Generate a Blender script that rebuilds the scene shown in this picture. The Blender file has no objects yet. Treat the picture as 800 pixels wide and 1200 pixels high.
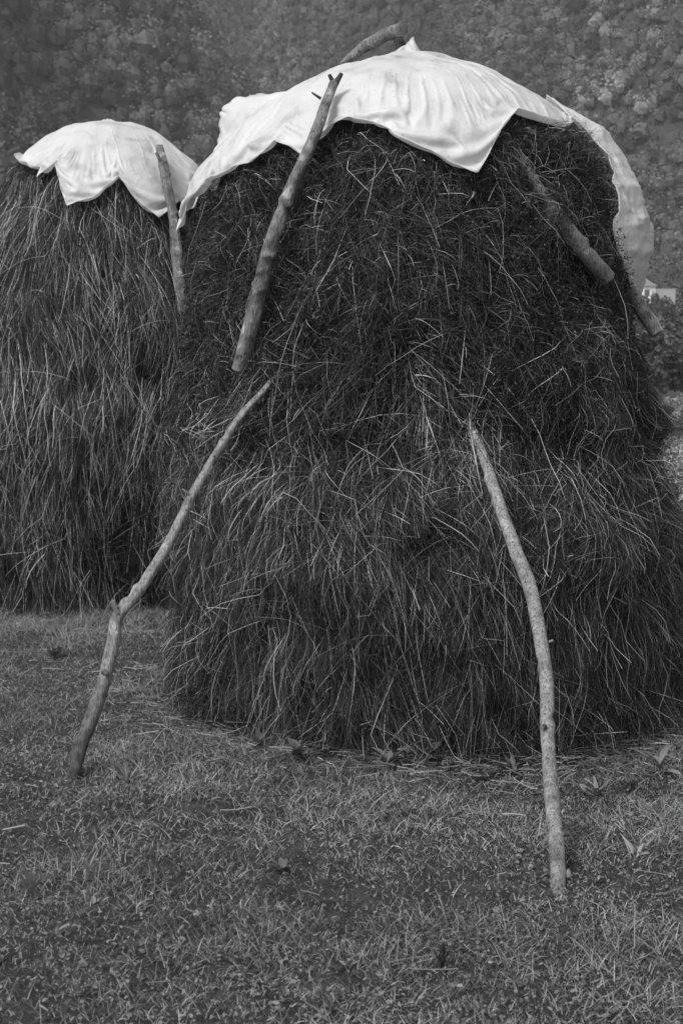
import bpy, math
import numpy as np
from mathutils import Vector

R_ = math.radians
C = bpy.context.scene.collection
SC = bpy.context.scene
rng = np.random.default_rng(7)

# ------------------------------------------------------------------ camera
CAM_H = 1.6
F = 1575.0
PITCH = math.atan(130.0 / F)
cp, sp = math.cos(PITCH), math.sin(PITCH)
CAMP = np.array([0.0, 0.0, CAM_H])


def ray(px, py):
    u = (px - 400.0) / F
    v = (600.0 - py) / F
    return np.array([u, cp + v * sp, -sp + v * cp])


def at(px, py, Y):
    d = ray(px, py)
    return CAMP + d * (Y / d[1])


def on_ground(px, py, z=0.0):
    d = ray(px, py)
    return CAMP + d * ((z - CAM_H) / d[2])


# ------------------------------------------------------------------ numpy noise
def _h(ix, iy, iz, seed):
    n = (ix * 374761393 + iy * 668265263 + iz * 1274126177 + seed * 974711) & 0x7fffffff
    n = ((n ^ (n >> 13)) * 1274126177) & 0x7fffffff
    n = ((n ^ (n >> 15)) * 668265263) & 0x7fffffff
    return ((n ^ (n >> 16)) & 0xffff) / 32767.5 - 1.0


def vnoise(x, y, z=0.0, seed=1):
    x, y, z = np.broadcast_arrays(np.asarray(x, float), np.asarray(y, float), np.asarray(z, float))
    ix, iy, iz = np.floor(x).astype(np.int64), np.floor(y).astype(np.int64), np.floor(z).astype(np.int64)
    fx, fy, fz = x - ix, y - iy, z - iz
    fx, fy, fz = [f * f * f * (f * (f * 6 - 15) + 10) for f in (fx, fy, fz)]
    r = 0
    for a in (0, 1):
        for b in (0, 1):
            for c in (0, 1):
                w = (fx if a else 1 - fx) * (fy if b else 1 - fy) * (fz if c else 1 - fz)
                r = r + w * _h(ix + a, iy + b, iz + c, seed)
    return r


def fbm(x, y, z=0.0, seed=1, octv=3):
    s, a, t = 0, 1.0, 0
    for k in range(octv):
        s = s + a * vnoise(np.asarray(x) * 2 ** k, np.asarray(y) * 2 ** k, np.asarray(z) * 2 ** k, seed + k)
        t += a
        a *= 0.5
    return s / t


def sstep(a, b, x):
    t = np.clip((x - a) / (b - a), 0, 1)
    return t * t * (3 - 2 * t)


# ------------------------------------------------------------------ mesh helpers
class MB:
    """collects vertices, faces of fixed size, a tone per vertex and a material index per face"""

    def __init__(self):
        self.v, self.t, self.f, self.mi, self.sm = [], [], [], [], []
        self.n = 0

    def add(self, co, faces, tone=0.3, mi=0, smooth=False):
        co = np.asarray(co, float).reshape(-1, 3)
        faces = np.asarray(faces, np.int64)
        self.v.append(co)
        tone = np.broadcast_to(np.asarray(tone, float), (len(co),)) if np.ndim(tone) == 0 else np.asarray(tone, float)
        self.t.append(tone)
        self.f.append(faces + self.n)
        self.mi.append(np.full(len(faces), mi))
        self.sm.append(np.full(len(faces), smooth))
        self.n += len(co)

    def build(self, name, mats, parent=None):
        me = bpy.data.meshes.new(name)
        co = np.concatenate(self.v)
        loops = np.concatenate([f.ravel() for f in self.f])
        sizes = np.concatenate([np.full(len(f), f.shape[1]) for f in self.f])
        starts = np.concatenate([[0], np.cumsum(sizes)[:-1]])
        me.vertices.add(len(co))
        me.vertices.foreach_set('co', co.astype(np.float32).ravel())
        me.loops.add(len(loops))
        me.loops.foreach_set('vertex_index', loops.astype(np.int32))
        me.polygons.add(len(sizes))
        me.polygons.foreach_set('loop_start', starts.astype(np.int32))
        me.polygons.foreach_set('material_index', np.concatenate(self.mi).astype(np.int32))
        me.polygons.foreach_set('use_smooth', np.concatenate(self.sm).astype(bool))
        at_ = me.attributes.new('tone', 'FLOAT', 'POINT')
        at_.data.foreach_set('value', np.concatenate(self.t).astype(np.float32))
        for m in (mats if isinstance(mats, (list, tuple)) else [mats]):
            me.materials.append(m)
        me.update(calc_edges=True)
        me.validate()
        o = bpy.data.objects.new(name, me)
        C.objects.link(o)
        if parent is not None:
            o.parent = parent
        return o


def tag(o, label=None, cat=None, group=None, kind=None):
    if label: o['label'] = label
    if cat: o['category'] = cat
    if group: o['group'] = group
    if kind: o['kind'] = kind
    return o


def empty(name, loc):
    o = bpy.data.objects.new(name, None)
    o.location = loc
    o.empty_display_size = 0.2
    C.objects.link(o)
    return o


def grid_faces(nr, nc, wrap=False):
    r = np.arange(nr - 1)[:, None]
    c = np.arange(nc if wrap else nc - 1)[None, :]
    c2 = (c + 1) % nc
    a = r * nc + c
    b = r * nc + c2
    d = (r + 1) * nc + c
    e = (r + 1) * nc + c2
    return np.stack([a, d, e, b], -1).reshape(-1, 4)


# ------------------------------------------------------------------ materials
def new_mat(name):
    m = bpy.data.materials.new(name)
    m.use_nodes = True
    nt = m.node_tree
    nt.nodes.clear()
    out = nt.nodes.new('ShaderNodeOutputMaterial')
    bs = nt.nodes.new('ShaderNodeBsdfPrincipled')
    nt.links.new(bs.outputs[0], out.inputs[0])
    return m, nt, bs, out


def N(nt, typ, **kw):
    n = nt.nodes.new(typ)
    for k, v in kw.items():
        if isinstance(k, str) and hasattr(n, k):
            setattr(n, k, v)
        else:
            n.inputs[k].default_value = v
    return n


def ramp(nt, fac, stops):
    r = nt.nodes.new('ShaderNodeValToRGB')
    els = r.color_ramp.elements
    while len(els) < len(stops):
        els.new(0.5)
    for e, (p, g) in zip(els, stops):
        e.position = p
        e.color = (g, g, g, 1)
    nt.links.new(fac, r.inputs[0])
    return r.outputs[0]


def mat_tone(name, rough=0.75, spec=0.2, noise=0.0, scale=30, trans=0.0):
    m, nt, bs, out = new_mat(name)
    a = N(nt, 'ShaderNodeAttribute')
    a.attribute_name = 'tone'
    col = a.outputs['Fac']
    if noise:
        tc = N(nt, 'ShaderNodeTexCoord')
        nz = N(nt, 'ShaderNodeTexNoise')
        nz.inputs['Scale'].default_value = scale
        nz.inputs['Detail'].default_value = 4
        nt.links.new(tc.outputs['Object'], nz.inputs['Vector'])
        mr = N(nt, 'ShaderNodeMapRange')
        mr.inputs['From Min'].default_value = 0.3
        mr.inputs['From Max'].default_value = 0.7
        mr.inputs['To Min'].default_value = 1 - noise
        mr.inputs['To Max'].default_value = 1 + noise
        nt.links.new(nz.outputs['Fac'], mr.inputs[0])
        mu = N(nt, 'ShaderNodeMath', operation='MULTIPLY')
        nt.links.new(col, mu.inputs[0])
        nt.links.new(mr.outputs[0], mu.inputs[1])
        col = mu.outputs[0]
    nt.links.new(col, bs.inputs['Base Color'])
    bs.inputs['Roughness'].default_value = rough
    bs.inputs['Specular IOR Level'].default_value = spec
    if trans:
        t = N(nt, 'ShaderNodeBsdfTranslucent')
        nt.links.new(col, t.inputs['Color'])
        mx = N(nt, 'ShaderNodeMixShader')
        mx.inputs[0].default_value = trans
        nt.links.new(bs.outputs[0], mx.inputs[1])
        nt.links.new(t.outputs[0], mx.inputs[2])
        nt.links.new(mx.outputs[0], out.inputs[0])
    return m


def mat_noise(name, stops, scale, detail=5, rough=0.85, bump=0.0, bscale=None, stretch=(1, 1, 1), spec=0.2):
    m, nt, bs, out = new_mat(name)
    tc = N(nt, 'ShaderNodeTexCoord')
    mp = N(nt, 'ShaderNodeMapping')
    mp.inputs['Scale'].default_value = stretch
    nt.links.new(tc.outputs['Object'], mp.inputs[0])
    nz = N(nt, 'ShaderNodeTexNoise')
    nz.inputs['Scale'].default_value = scale
    nz.inputs['Detail'].default_value = detail
    nz.inputs['Roughness'].default_value = 0.6
    nt.links.new(mp.outputs[0], nz.inputs['Vector'])
    nt.links.new(ramp(nt, nz.outputs['Fac'], stops), bs.inputs['Base Color'])
    bs.inputs['Roughness'].default_value = rough
    bs.inputs['Specular IOR Level'].default_value = spec
    if bump:
        n2 = N(nt, 'ShaderNodeTexNoise')
        n2.inputs['Scale'].default_value = bscale or scale
        n2.inputs['Detail'].default_value = 6
        nt.links.new(mp.outputs[0], n2.inputs['Vector'])
        bp = N(nt, 'ShaderNodeBump')
        bp.inputs['Strength'].default_value = bump
        bp.inputs['Distance'].default_value = 0.02
        nt.links.new(n2.outputs['Fac'], bp.inputs['Height'])
        nt.links.new(bp.outputs[0], bs.inputs['Normal'])
    return m


def mat_bark(name, lo, hi, pale, scale=18, dark=0.05):
    """bark: broad pale lichen patches, fine grain along the pole and small dark scars"""
    m, nt, bs, out = new_mat(name)
    a = N(nt, 'ShaderNodeAttribute')
    a.attribute_name = 'tone'
    tc = N(nt, 'ShaderNodeTexCoord')
    n1 = N(nt, 'ShaderNodeTexNoise')
    n1.inputs['Scale'].default_value = scale
    n1.inputs['Detail'].default_value = 5
    nt.links.new(tc.outputs['Object'], n1.inputs['Vector'])
    c1 = ramp(nt, n1.outputs['Fac'], [(0.36, lo), (0.49, hi), (0.58, hi), (0.64, pale)])
    mp = N(nt, 'ShaderNodeMapping')
    mp.inputs['Scale'].default_value = (1, 1, 0.16)
    nt.links.new(tc.outputs['Object'], mp.inputs[0])
    n2 = N(nt, 'ShaderNodeTexNoise')
    n2.inputs['Scale'].default_value = 130
    n2.inputs['Detail'].default_value = 4
    nt.links.new(mp.outputs[0], n2.inputs['Vector'])
    g = ramp(nt, n2.outputs['Fac'], [(0.3, 0.38), (0.58, 1.0)])
    vo = N(nt, 'ShaderNodeTexVoronoi')
    vo.inputs['Scale'].default_value = 26
    nt.links.new(tc.outputs['Object'], vo.inputs['Vector'])
    sc = ramp(nt, vo.outputs['Distance'], [(0.06, dark * 3), (0.16, 1.0)])
    cur = c1
    for other in (g, sc, a.outputs['Fac']):
        mu = N(nt, 'ShaderNodeMix', data_type='RGBA', blend_type='MULTIPLY')
        mu.inputs['Factor'].default_value = 1.0
        nt.links.new(cur, mu.inputs['A'])
        nt.links.new(other, mu.inputs['B'])
        cur = mu.outputs['Result']
    nt.links.new(cur, bs.inputs['Base Color'])
    bs.inputs['Roughness'].default_value = 0.8
    bs.inputs['Specular IOR Level'].default_value = 0.2
    bp = N(nt, 'ShaderNodeBump')
    bp.inputs['Strength'].default_value = 0.8
    bp.inputs['Distance'].default_value = 0.012
    nt.links.new(n2.outputs['Fac'], bp.inputs['Height'])
    nt.links.new(bp.outputs[0], bs.inputs['Normal'])
    return m


def mat_tarp(name):
    m, nt, bs, out = new_mat(name)
    tc = N(nt, 'ShaderNodeTexCoord')
    n1 = N(nt, 'ShaderNodeTexNoise')
    n1.inputs['Scale'].default_value = 5
    n1.inputs['Detail'].default_value = 6
    nt.links.new(tc.outputs['Object'], n1.inputs['Vector'])
    col = ramp(nt, n1.outputs['Fac'], [(0.30, 0.50), (0.44, 0.70), (0.75, 0.78)])
    # dust specks
    n3 = N(nt, 'ShaderNodeTexNoise')
    n3.inputs['Scale'].default_value = 60
    n3.inputs['Detail'].default_value = 3
    nt.links.new(tc.outputs['Object'], n3.inputs['Vector'])
    dust = ramp(nt, n3.outputs['Fac'], [(0.27, 0.72), (0.36, 1.0)])
    mu = N(nt, 'ShaderNodeMix', data_type='RGBA', blend_type='MULTIPLY')
    mu.inputs['Factor'].default_value = 1.0
    nt.links.new(col, mu.inputs['A'])
    nt.links.new(dust, mu.inputs['B'])
    col = mu.outputs['Result']
    nt.links.new(col, bs.inputs['Base Color'])
    bs.inputs['Roughness'].default_value = 0.45
    bs.inputs['Specular IOR Level'].default_value = 0.35
    hs = []
    for sc_, dist_, wgt in ((7.0, 0.6, 0.7), (19.0, 1.0, 0.3)):
        n2 = N(nt, 'ShaderNodeTexNoise')
        n2.noise_type = 'RIDGED_MULTIFRACTAL'
        n2.inputs['Scale'].default_value = sc_
        n2.inputs['Detail'].default_value = 3
        n2.inputs['Distortion'].default_value = dist_
        nt.links.new(tc.outputs['Object'], n2.inputs['Vector'])
        mm = N(nt, 'ShaderNodeMath', operation='MULTIPLY')
        mm.inputs[1].default_value = wgt
        nt.links.new(n2.outputs['Fac'], mm.inputs[0])
        hs.append(mm)
    ad = N(nt, 'ShaderNodeMath', operation='ADD')
    nt.links.new(hs[0].outputs[0], ad.inputs[0])
    nt.links.new(hs[1].outputs[0], ad.inputs[1])
    bp = N(nt, 'ShaderNodeBump')
    bp.inputs['Strength'].default_value = 0.6
    bp.inputs['Distance'].default_value = 0.022
    nt.links.new(ad.outputs[0], bp.inputs['Height'])
    nt.links.new(bp.outputs[0], bs.inputs['Normal'])
    t = N(nt, 'ShaderNodeBsdfTranslucent')
    nt.links.new(col, t.inputs['Color'])
    nt.links.new(bp.outputs[0], t.inputs['Normal'])
    mx = N(nt, 'ShaderNodeMixShader')
    mx.inputs[0].default_value = 0.45
    nt.links.new(bs.outputs[0], mx.inputs[1])
    nt.links.new(t.outputs[0], mx.inputs[2])
    nt.links.new(mx.outputs[0], out.inputs[0])
    return m


M = {}
M['hay'] = mat_tone('hay_strand', 0.6, 0.25)
M['core'] = mat_noise('hay_core', [(0.3, 0.006), (0.7, 0.018)], 25, bump=0.6)  # near-black colour paints in the shade seen through gaps between straws
M['grass'] = mat_tone('grass_blade', 0.65, 0.25, trans=0.2)
M['soil'] = mat_noise('meadow_soil', [(0.3, 0.012), (0.5, 0.025), (0.7, 0.05)], 9, bump=0.7, bscale=30)
M['leaf'] = mat_tone('leaf', 0.55, 0.3, trans=0.15)
M['forest'] = mat_tone('forest_leaf', 0.8, 0.1)
M['hill'] = mat_noise('hill_ground', [(0.3, 0.02), (0.5, 0.035), (0.7, 0.06)], 0.6)
M['bark'] = mat_bark('pole_bark', 0.15, 0.24, 0.34)
M['bark_rough'] = mat_bark('log_bark', 0.085, 0.18, 0.36, scale=12)
M['bark_dark'] = mat_bark('weathered_bark', 0.03, 0.06, 0.15, scale=10)
M['trunk'] = mat_noise('tree_trunk', [(0.3, 0.05), (0.7, 0.14)], 4)
M['wood_end'] = mat_noise('sawn_wood', [(0.3, 0.06), (0.7, 0.16)], 40)
M['tarp'] = mat_tarp('white_sheeting')
M['plaster'] = mat_noise('white_plaster', [(0.3, 0.68), (0.7, 0.8)], 1.2)
M['roof'] = mat_noise('roof_tile', [(0.3, 0.15), (0.7, 0.2)], 3)
M['glass'] = mat_noise('window_dark', [(0.3, 0.03), (0.7, 0.06)], 3, rough=0.15, spec=0.5)
M['frame'] = mat_noise('window_frame', [(0.3, 0.3), (0.7, 0.36)], 3)


# ------------------------------------------------------------------ stacks: surface of revolution round a leaning axis
class Stack:
    def __init__(self, prof, Yc, cx, seed, amp):
        prof = np.array(prof, float)          # (r, z) from apex to below ground
        L = np.concatenate([[0], np.cumsum(np.hypot(*np.diff(prof, axis=0).T))])
        u = np.linspace(0, L[-1], 600)
        r = np.interp(u, L, prof[:, 0])
        z = np.interp(u, L, prof[:, 1])
        k = np.exp(-0.5 * (np.arange(-30, 31) / 11.0) ** 2)
        k /= k.sum()
        # mirror the apex so the smoothing keeps a round top, extend the base straight down
        r_p = np.concatenate([-r[30:0:-1], r, r[-1] + np.arange(1, 31) * (r[-1] - r[-2])])
        z_p = np.concatenate([z[30:0:-1], z, z[-1] + np.arange(1, 31) * (z[-1] - z[-2])])
        r = np.maximum(np.convolve(r_p, k, 'valid'), 0)
        z = np.convolve(z_p, k, 'valid')
        self.u = np.concatenate([[0], np.cumsum(np.hypot(np.diff(r), np.diff(z)))])
        self.r, self.z = r, z
        dr, dz = np.gradient(r, self.u), np.gradient(z, self.u)
        l = np.hypot(dr, dz)
        self.nr, self.nz = -dz / l, dr / l
        self.Yc, self.cx, self.seed, self.amp = Yc, cx, seed, amp
        self.hem_th, self.hem_u = np.array([-4.0, 4.0]), np.array([0.0, 0.0])
        self.panel = None

    def cxz(self, z):
        return np.interp(z, self.cx[0], self.cx[1])

    def R(self, z):
        zz, rr = self.z[::-1], self.r[::-1]
        return np.where(z > self.z[0], -(z - self.z[0]) * 2, np.interp(z, zz, rr))

    def u_of_z(self, z):
        return np.interp(z, self.z[::-1], self.u[::-1])

    def hem(self, th):
        th = (th + np.pi) % (2 * np.pi) - np.pi
        return np.interp(th, self.hem_th, self.hem_u)

    def disp(self, th, u):
        r = np.interp(u, self.u, self.r)
        x, y = np.cos(th) * (r + .3), np.sin(th) * (r + .3)
        d = fbm(x * 2.2, y * 2.2, u * 2.6, self.seed, 3) * self.amp
        d = d + fbm(x * 7, y * 7, u * 6, self.seed + 9, 2) * self.amp * 0.55
        if self.panel is not None:
            z = np.interp(u, self.u, self.z)
            tf = R_(1) * np.interp(z, *self.panel)
            d = d * (1 - (1 - sstep(3.1, 3.2, z)) * sstep(1.95, 2.1, z) * sstep(-0.2, -0.02, th - tf) * (1 - sstep(1.0, 1.3, th)))
            # the waist between the tiers is filled in here and there
            d = d + (0.08 + 0.045 * np.maximum(np.cos(th), 0)) * np.exp(-((z - 1.47) / 0.13) ** 2) * sstep(-0.3, 0.5, vnoise(np.cos(th) * 2.1 + 3, np.sin(th) * 2.1, 0.4, 23) + 0.9 * np.abs(np.cos(th)) - 0.15)
        return d * sstep(-0.02, 0.12, u - self.hem(th)) + 0.0

    def surf(self, th, u, off, disp=True):
        r, z = np.interp(u, self.u, self.r), np.interp(u, self.u, self.z)
        nr, nz = np.interp(u, self.u, self.nr), np.interp(u, self.u, self.nz)
        o = off + (self.disp(th, u) if disp else 0)
        rr = r + nr * o
        zz = z + nz * o
        return np.stack([self.cxz(z) + rr * np.cos(th), self.Yc + rr * np.sin(th), zz], -1)

    def normal(self, th, u):
        nr, nz = np.interp(u, self.u, self.nr), np.interp(u, self.u, self.nz)
        return np.stack([nr * np.cos(th), nr * np.sin(th), nz], -1)

    def hit(self, px, py, off=0.0):
        d = ray(px, py)
        t = np.linspace(self.Yc - 2.2, self.Yc + 0.6, 1600)
        P = CAMP + d[None] * t[:, None] / d[1]
        g = np.hypot(P[:, 0] - self.cxz(P[:, 2]), P[:, 1] - self.Yc) - (self.R(P[:, 2]) + off)
        i = np.argmax(g <= 0) if (g <= 0).any() else int(np.argmin(g))
        p = P[i]
        th = math.atan2(p[1] - self.Yc, p[0] - float(self.cxz(p[2])))
        return p, th, float(self.u_of_z(p[2]))


main = Stack([(0, 3.40), (0.12, 3.37), (0.32, 3.30), (0.60, 3.18), (0.83, 3.02), (1.0, 2.80), (1.06, 2.58), (1.105, 2.37),
              (1.165, 1.95), (1.19, 1.72), (1.185, 1.58), (1.165, 1.48), (1.17, 1.40), (1.21, 1.28), (1.26, 1.12), (1.295, 0.90),
              (1.305, 0.60), (1.32, 0.30), (1.33, 0.0), (1.33, -0.25)],
             7.2, ([0.0, 0.6, 1.2, 2.0, 2.8, 3.5], [0.49, 0.47, 0.41, 0.35, 0.345, 0.33]), 11, 0.085)
back = Stack([(0, 3.83), (0.25, 3.79), (0.45, 3.70), (0.62, 3.55), (0.74, 3.40), (0.84, 3.20), (0.94, 2.95), (1.06, 2.6), (1.18, 2.2),
              (1.27, 1.7), (1.34, 1.1), (1.34, 0.7), (1.29, 0.4), (1.24, 0.15), (1.22, 0.0), (1.21, -0.25)],
             11.05, ([0.0, 3.84], [-1.90, -1.88]), 31, 0.05)


# ------------------------------------------------------------------ tarps
def hem_points(st, pts):
    out = []
    for p in pts:
        if p[0] == 'p':
            _, th, u = st.hit(p[1], p[2], p[3])
            out.append((th, u, p[3]))
        else:
            th = R_(p[1])
            out.append(((th + np.pi) % (2 * np.pi) - np.pi, float(st.u_of_z(p[2])), p[3]))
    out.sort()
    a = np.array(out)
    a = np.concatenate([a[-1:] - [[2 * np.pi, 0, 0]], a, a[:1] + [[2 * np.pi, 0, 0]]])
    return a


def relax_sheet(st, X, T, U, e_hoop, e_rad, seed, steps=140, pull=0.5, gap=0.022):
    """settle a slightly oversized sheet on the stack: distance constraints, gravity, contact with the hay"""
    g = np.random.default_rng(seed)
    NR, NT, _ = X.shape
    tgt = X[-1].copy()
    top = X[:3].copy()
    cons = []
    for dr, dt, e, k in ((0, 1, e_hoop, 0.9), (1, 0, e_rad, 0.9), (1, 1, 0.5 * (e_hoop + e_rad), 0.5), (1, -1, 0.5 * (e_hoop + e_rad), 0.5), (0, 2, e_hoop, 0.05), (2, 0, e_rad, 0.05)):
        A = X[:NR - dr] if dr else X
        B = np.roll(X, -dt, 1)[dr:] if dr else np.roll(X, -dt, 1)
        L = np.linalg.norm(B - A, axis=2)
        ee = e if np.ndim(e) == 0 else (e[:NR - dr] if dr else e)
        cons.append((dr, dt, L * (1 + ee) + 1e-6, k))
    bump = gap + 0.020 * fbm(X[..., 0] * 6, X[..., 1] * 6, X[..., 2] * 6, seed + 1, 2)
    X = X + g.normal(0, 0.004, X.shape)
    kc = int(np.argmax(st.nz < 0.62))
    V = np.zeros_like(X)
    for it in range(steps):
        P0 = X.copy()
        V *= 0.93
        V[..., 2] -= 0.00005
        X = X + V
        for rep_ in range(3):
            for dr, dt, L0, k in cons:
                Xr = np.roll(X, -dt, 1)
                A = X[:NR - dr] if dr else X
                B = Xr[dr:] if dr else Xr
                d = B - A
                l = np.linalg.norm(d, axis=2)
                c = d * ((l - L0) / (l + 1e-9) * 0.25 * k)[..., None]
                if dr:
                    X[:NR - dr] += c
                    Y_ = np.zeros_like(X)
                    Y_[dr:] = c
                    X -= np.roll(Y_, dt, 1)
                else:
                    X = X + c - np.roll(c, dt, 1)
            # contact
            z = X[..., 2]
            ax = st.cxz(z)
            dx, dy = X[..., 0] - ax, X[..., 1] - st.Yc
            rho = np.hypot(dx, dy) + 1e-9
            uv = np.interp(rho, st.r[:kc], st.u[:kc])           # over the crown: measured upward
            us = st.u_of_z(np.minimum(z, st.z[0] - 1e-4))       # on the flanks: measured sideways
            crown = (rho < st.r[kc - 1]) & (z > st.z[kc - 1])
            uu = np.where(crown, uv, us)
            nr, nz = np.interp(uu, st.u, st.nr), np.interp(uu, st.u, st.nz)
            pen = np.where(crown, (np.interp(uv, st.u, st.z) - z) * nz, (np.interp(us, st.u, st.r) - rho) * nr) + bump
            pen = np.clip(pen, 0, 0.05)
            n3 = np.stack([nr * dx / rho, nr * dy / rho, nz], -1)
            hit = pen > 0
            X = X + n3 * pen[..., None]
            X = np.where(hit[..., None], X * 0.6 + (P0 + n3 * ((X - P0) * n3).sum(-1, keepdims=True)) * 0.4, X)
            X[:3] = top
            X[-1] += (tgt - X[-1]) * pull
        V = np.clip(X - P0, -0.01, 0.01)
    return X


def make_tarp(st, hp, name, seed, base=0.03, e_hoop=0.055, e_rad=0.016, rag=0.012):
    st.hem_th, st.hem_u = hp[:, 0], hp[:, 1]
    NT, NR = 540, 78
    # columns spread evenly along the hem, so its corners keep their fabric
    tq = np.linspace(-np.pi, np.pi, 4000)
    hq = st.surf(tq, np.interp(tq, hp[:, 0], hp[:, 1]), 0.0, disp=False)
    lq = np.concatenate([[0], np.cumsum(np.linalg.norm(np.diff(hq, axis=0), axis=1))])
    lq = 0.5 * lq / lq[-1] + 0.5 * np.linspace(0, 1, len(lq))
    th = np.interp(np.linspace(0, 1, NT, endpoint=False), lq, tq)
    inner = hp[1:-1, 0]
    for a in inner:                       # a column exactly on every hem corner
        th[np.argmin(np.abs(th - a))] = a
    th = np.sort(th)
    uh = np.interp(th, hp[:, 0], hp[:, 1])
    oh = np.interp(th, hp[:, 0], hp[:, 2])
    uh = uh + rag * fbm(th * 8, np.full(NT, 3.1), 0.0, seed, 4)
    t = np.linspace(0.02, 1, NR)[:, None]
    U = uh[None] * t
    T = np.broadcast_to(th[None], U.shape)
    off = base + oh[None] * sstep(0.2, 0.85, t) + 0.010 * vnoise(np.cos(T) * 5, np.sin(T) * 5, U * 5, seed + 4)
    X = st.surf(T, U, off, disp=False)
    eh = e_hoop * (0.35 + 0.9 * np.clip(0.5 + vnoise(np.cos(T) * 2, np.sin(T) * 2, U * 2, seed + 5), 0, 1.2)) * sstep(0.02, 0.3, t)
    er = e_rad * (0.3 + 1.1 * np.clip(0.5 + vnoise(np.cos(T) * 2, np.sin(T) * 2, U * 3, seed + 6), 0, 1.2)) * sstep(0.02, 0.3, t)
    X = relax_sheet(st, X, T, U, eh, er, seed)
    mid = X[0].mean(0) + [0, 0, 0.003]
    X = np.concatenate([(mid + (X[0] - mid) * 0.03)[None], X])
    NR += 1
    mb = MB()
    mb.add(X.reshape(-1, 3), grid_faces(NR, NT, True)[:, ::-1], 0.8, 0, True)
    o = mb.build(name, M['tarp'])
    s = o.modifiers.new('smooth', 'SUBSURF')
    s.levels = s.render_levels = 1
    s = o.modifiers.new('thickness', 'SOLIDIFY')
    s.thickness = 0.003
    s.offset = 0
    return o


hp_main = hem_points(main, [
    ('p', 210, 278, 0.10), ('p', 228, 246, 0.06), ('p', 248, 216, 0.03), ('p', 275, 201, 0.02), ('p', 300, 193, 0.02), ('p', 314, 184, 0.03), ('p', 326, 172, 0.03),
    ('p', 345, 180, 0.03), ('p', 366, 194, 0.03), ('p', 376, 172, 0.02), ('p', 390, 154, 0.03), ('p', 410, 147, 0.04), ('p', 440, 153, 0.05),
    ('p', 490, 176, 0.05), ('p', 525, 196, 0.05), ('p', 557, 210, 0.06), ('p', 573, 180, 0.04), ('p', 588, 152, 0.03), ('p', 605, 139, 0.05), ('p', 630, 145, 0.04),
    ('p', 655, 152, 0.03), ('t', -24, 2.97, 0.0), ('t', -10, 2.90, -0.025), ('t', 5, 2.84, -0.03), ('t', 25, 2.72, -0.02), ('t', 50, 2.8, 0.10), ('t', 90, 2.75, 0.06), ('t', 125, 2.7, 0.08),
    ('t', 143, 2.90, 0.16), ('t', 154, 2.98, 0.21), ('t', 163, 2.97, 0.13), ('t', 171, 2.75, 0.10)])
hp_back = hem_points(back, [
    ('p', 45, 216, 0.08), ('p', 50, 203, 0.06), ('p', 66, 197, 0.05), ('p', 71, 215, 0.06), ('p', 80, 247, 0.08), ('p', 108, 236, 0.05), ('p', 139, 213, 0.05),
    ('p', 160, 238, 0.06), ('p', 185, 261, 0.07), ('p', 209, 238, 0.06), ('p', 214, 250, 0.03), ('p', 224, 247, 0.03), ('p', 236, 216, 0.08),
    ('t', 8, 3.44, 0.07), ('t', 30, 3.42, 0.06), ('t', 70, 3.3, 0.05), ('t', 110, 3.3, 0.05), ('t', 150, 3.42, 0.05), ('t', 172, 3.52, 0.05), ('t', -172, 3.53, 0.06),
    ('t', -162, 3.50, 0.06)])
tarp_main = make_tarp(main, hp_main, 'tarp', 41)
tag(tarp_main, 'large white plastic sheet with a pointed front corner draped over the big front haystack', 'tarp', 'white sheets on the haystacks')
tarp_back = make_tarp(back, hp_back, 'tarp', 57)
tag(tarp_back, 'smaller white plastic sheet with two hanging corners draped over the left rear haystack', 'tarp', 'white sheets on the haystacks')


main.panel = ([2.05, 2.10, 2.25, 2.35, 2.45, 2.6, 2.8, 3.00, 3.12], [-7, -9, -18, -25, -27, -23, -16, -19, -22])


# ------------------------------------------------------------------ hay
def ribbons(mb, P, W, tone, mi=0, n_ref=None, g=rng):
    """P (N,S,3) centre lines, W (N,S) half widths -> flat blades turned at random round their axis"""
    Nn, S = P.shape[:2]
    T = np.gradient(P, axis=1)
    T /= np.linalg.norm(T, axis=2, keepdims=True) + 1e-9
    ref = n_ref if n_ref is not None else np.tile(np.array([0, 0, 1.0]), (Nn, 1))
    ref = ref + g.normal(0, 0.6, (Nn, 3))
    side = np.cross(T, ref[:, None, :])
    side /= np.linalg.norm(side, axis=2, keepdims=True) + 1e-9
    V = np.stack([P - side * W[..., None], P + side * W[..., None]], 2)      # N,S,2,3
    base = (np.arange(Nn) * S * 2)[:, None]
    k = np.arange(S - 1)[None]
    a = base + k * 2
    f = np.stack([a, a + 1, a + 3, a + 2], -1).reshape(-1, 4)
    mb.add(V.reshape(-1, 3), f, np.repeat(tone, S * 2), mi)


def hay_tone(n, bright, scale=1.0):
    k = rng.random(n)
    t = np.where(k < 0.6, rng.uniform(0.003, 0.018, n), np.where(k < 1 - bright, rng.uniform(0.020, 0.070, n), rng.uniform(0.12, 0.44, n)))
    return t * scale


def sample_theta(n):
    # dense on the half that faces the meadow, thinner round the back
    th = np.where(rng.random(n) < 0.86, R_(-90) + rng.uniform(-R_(112), R_(112), n), rng.uniform(-np.pi, np.pi, n))
    return (th + np.pi) % (2 * np.pi) - np.pi


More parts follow.
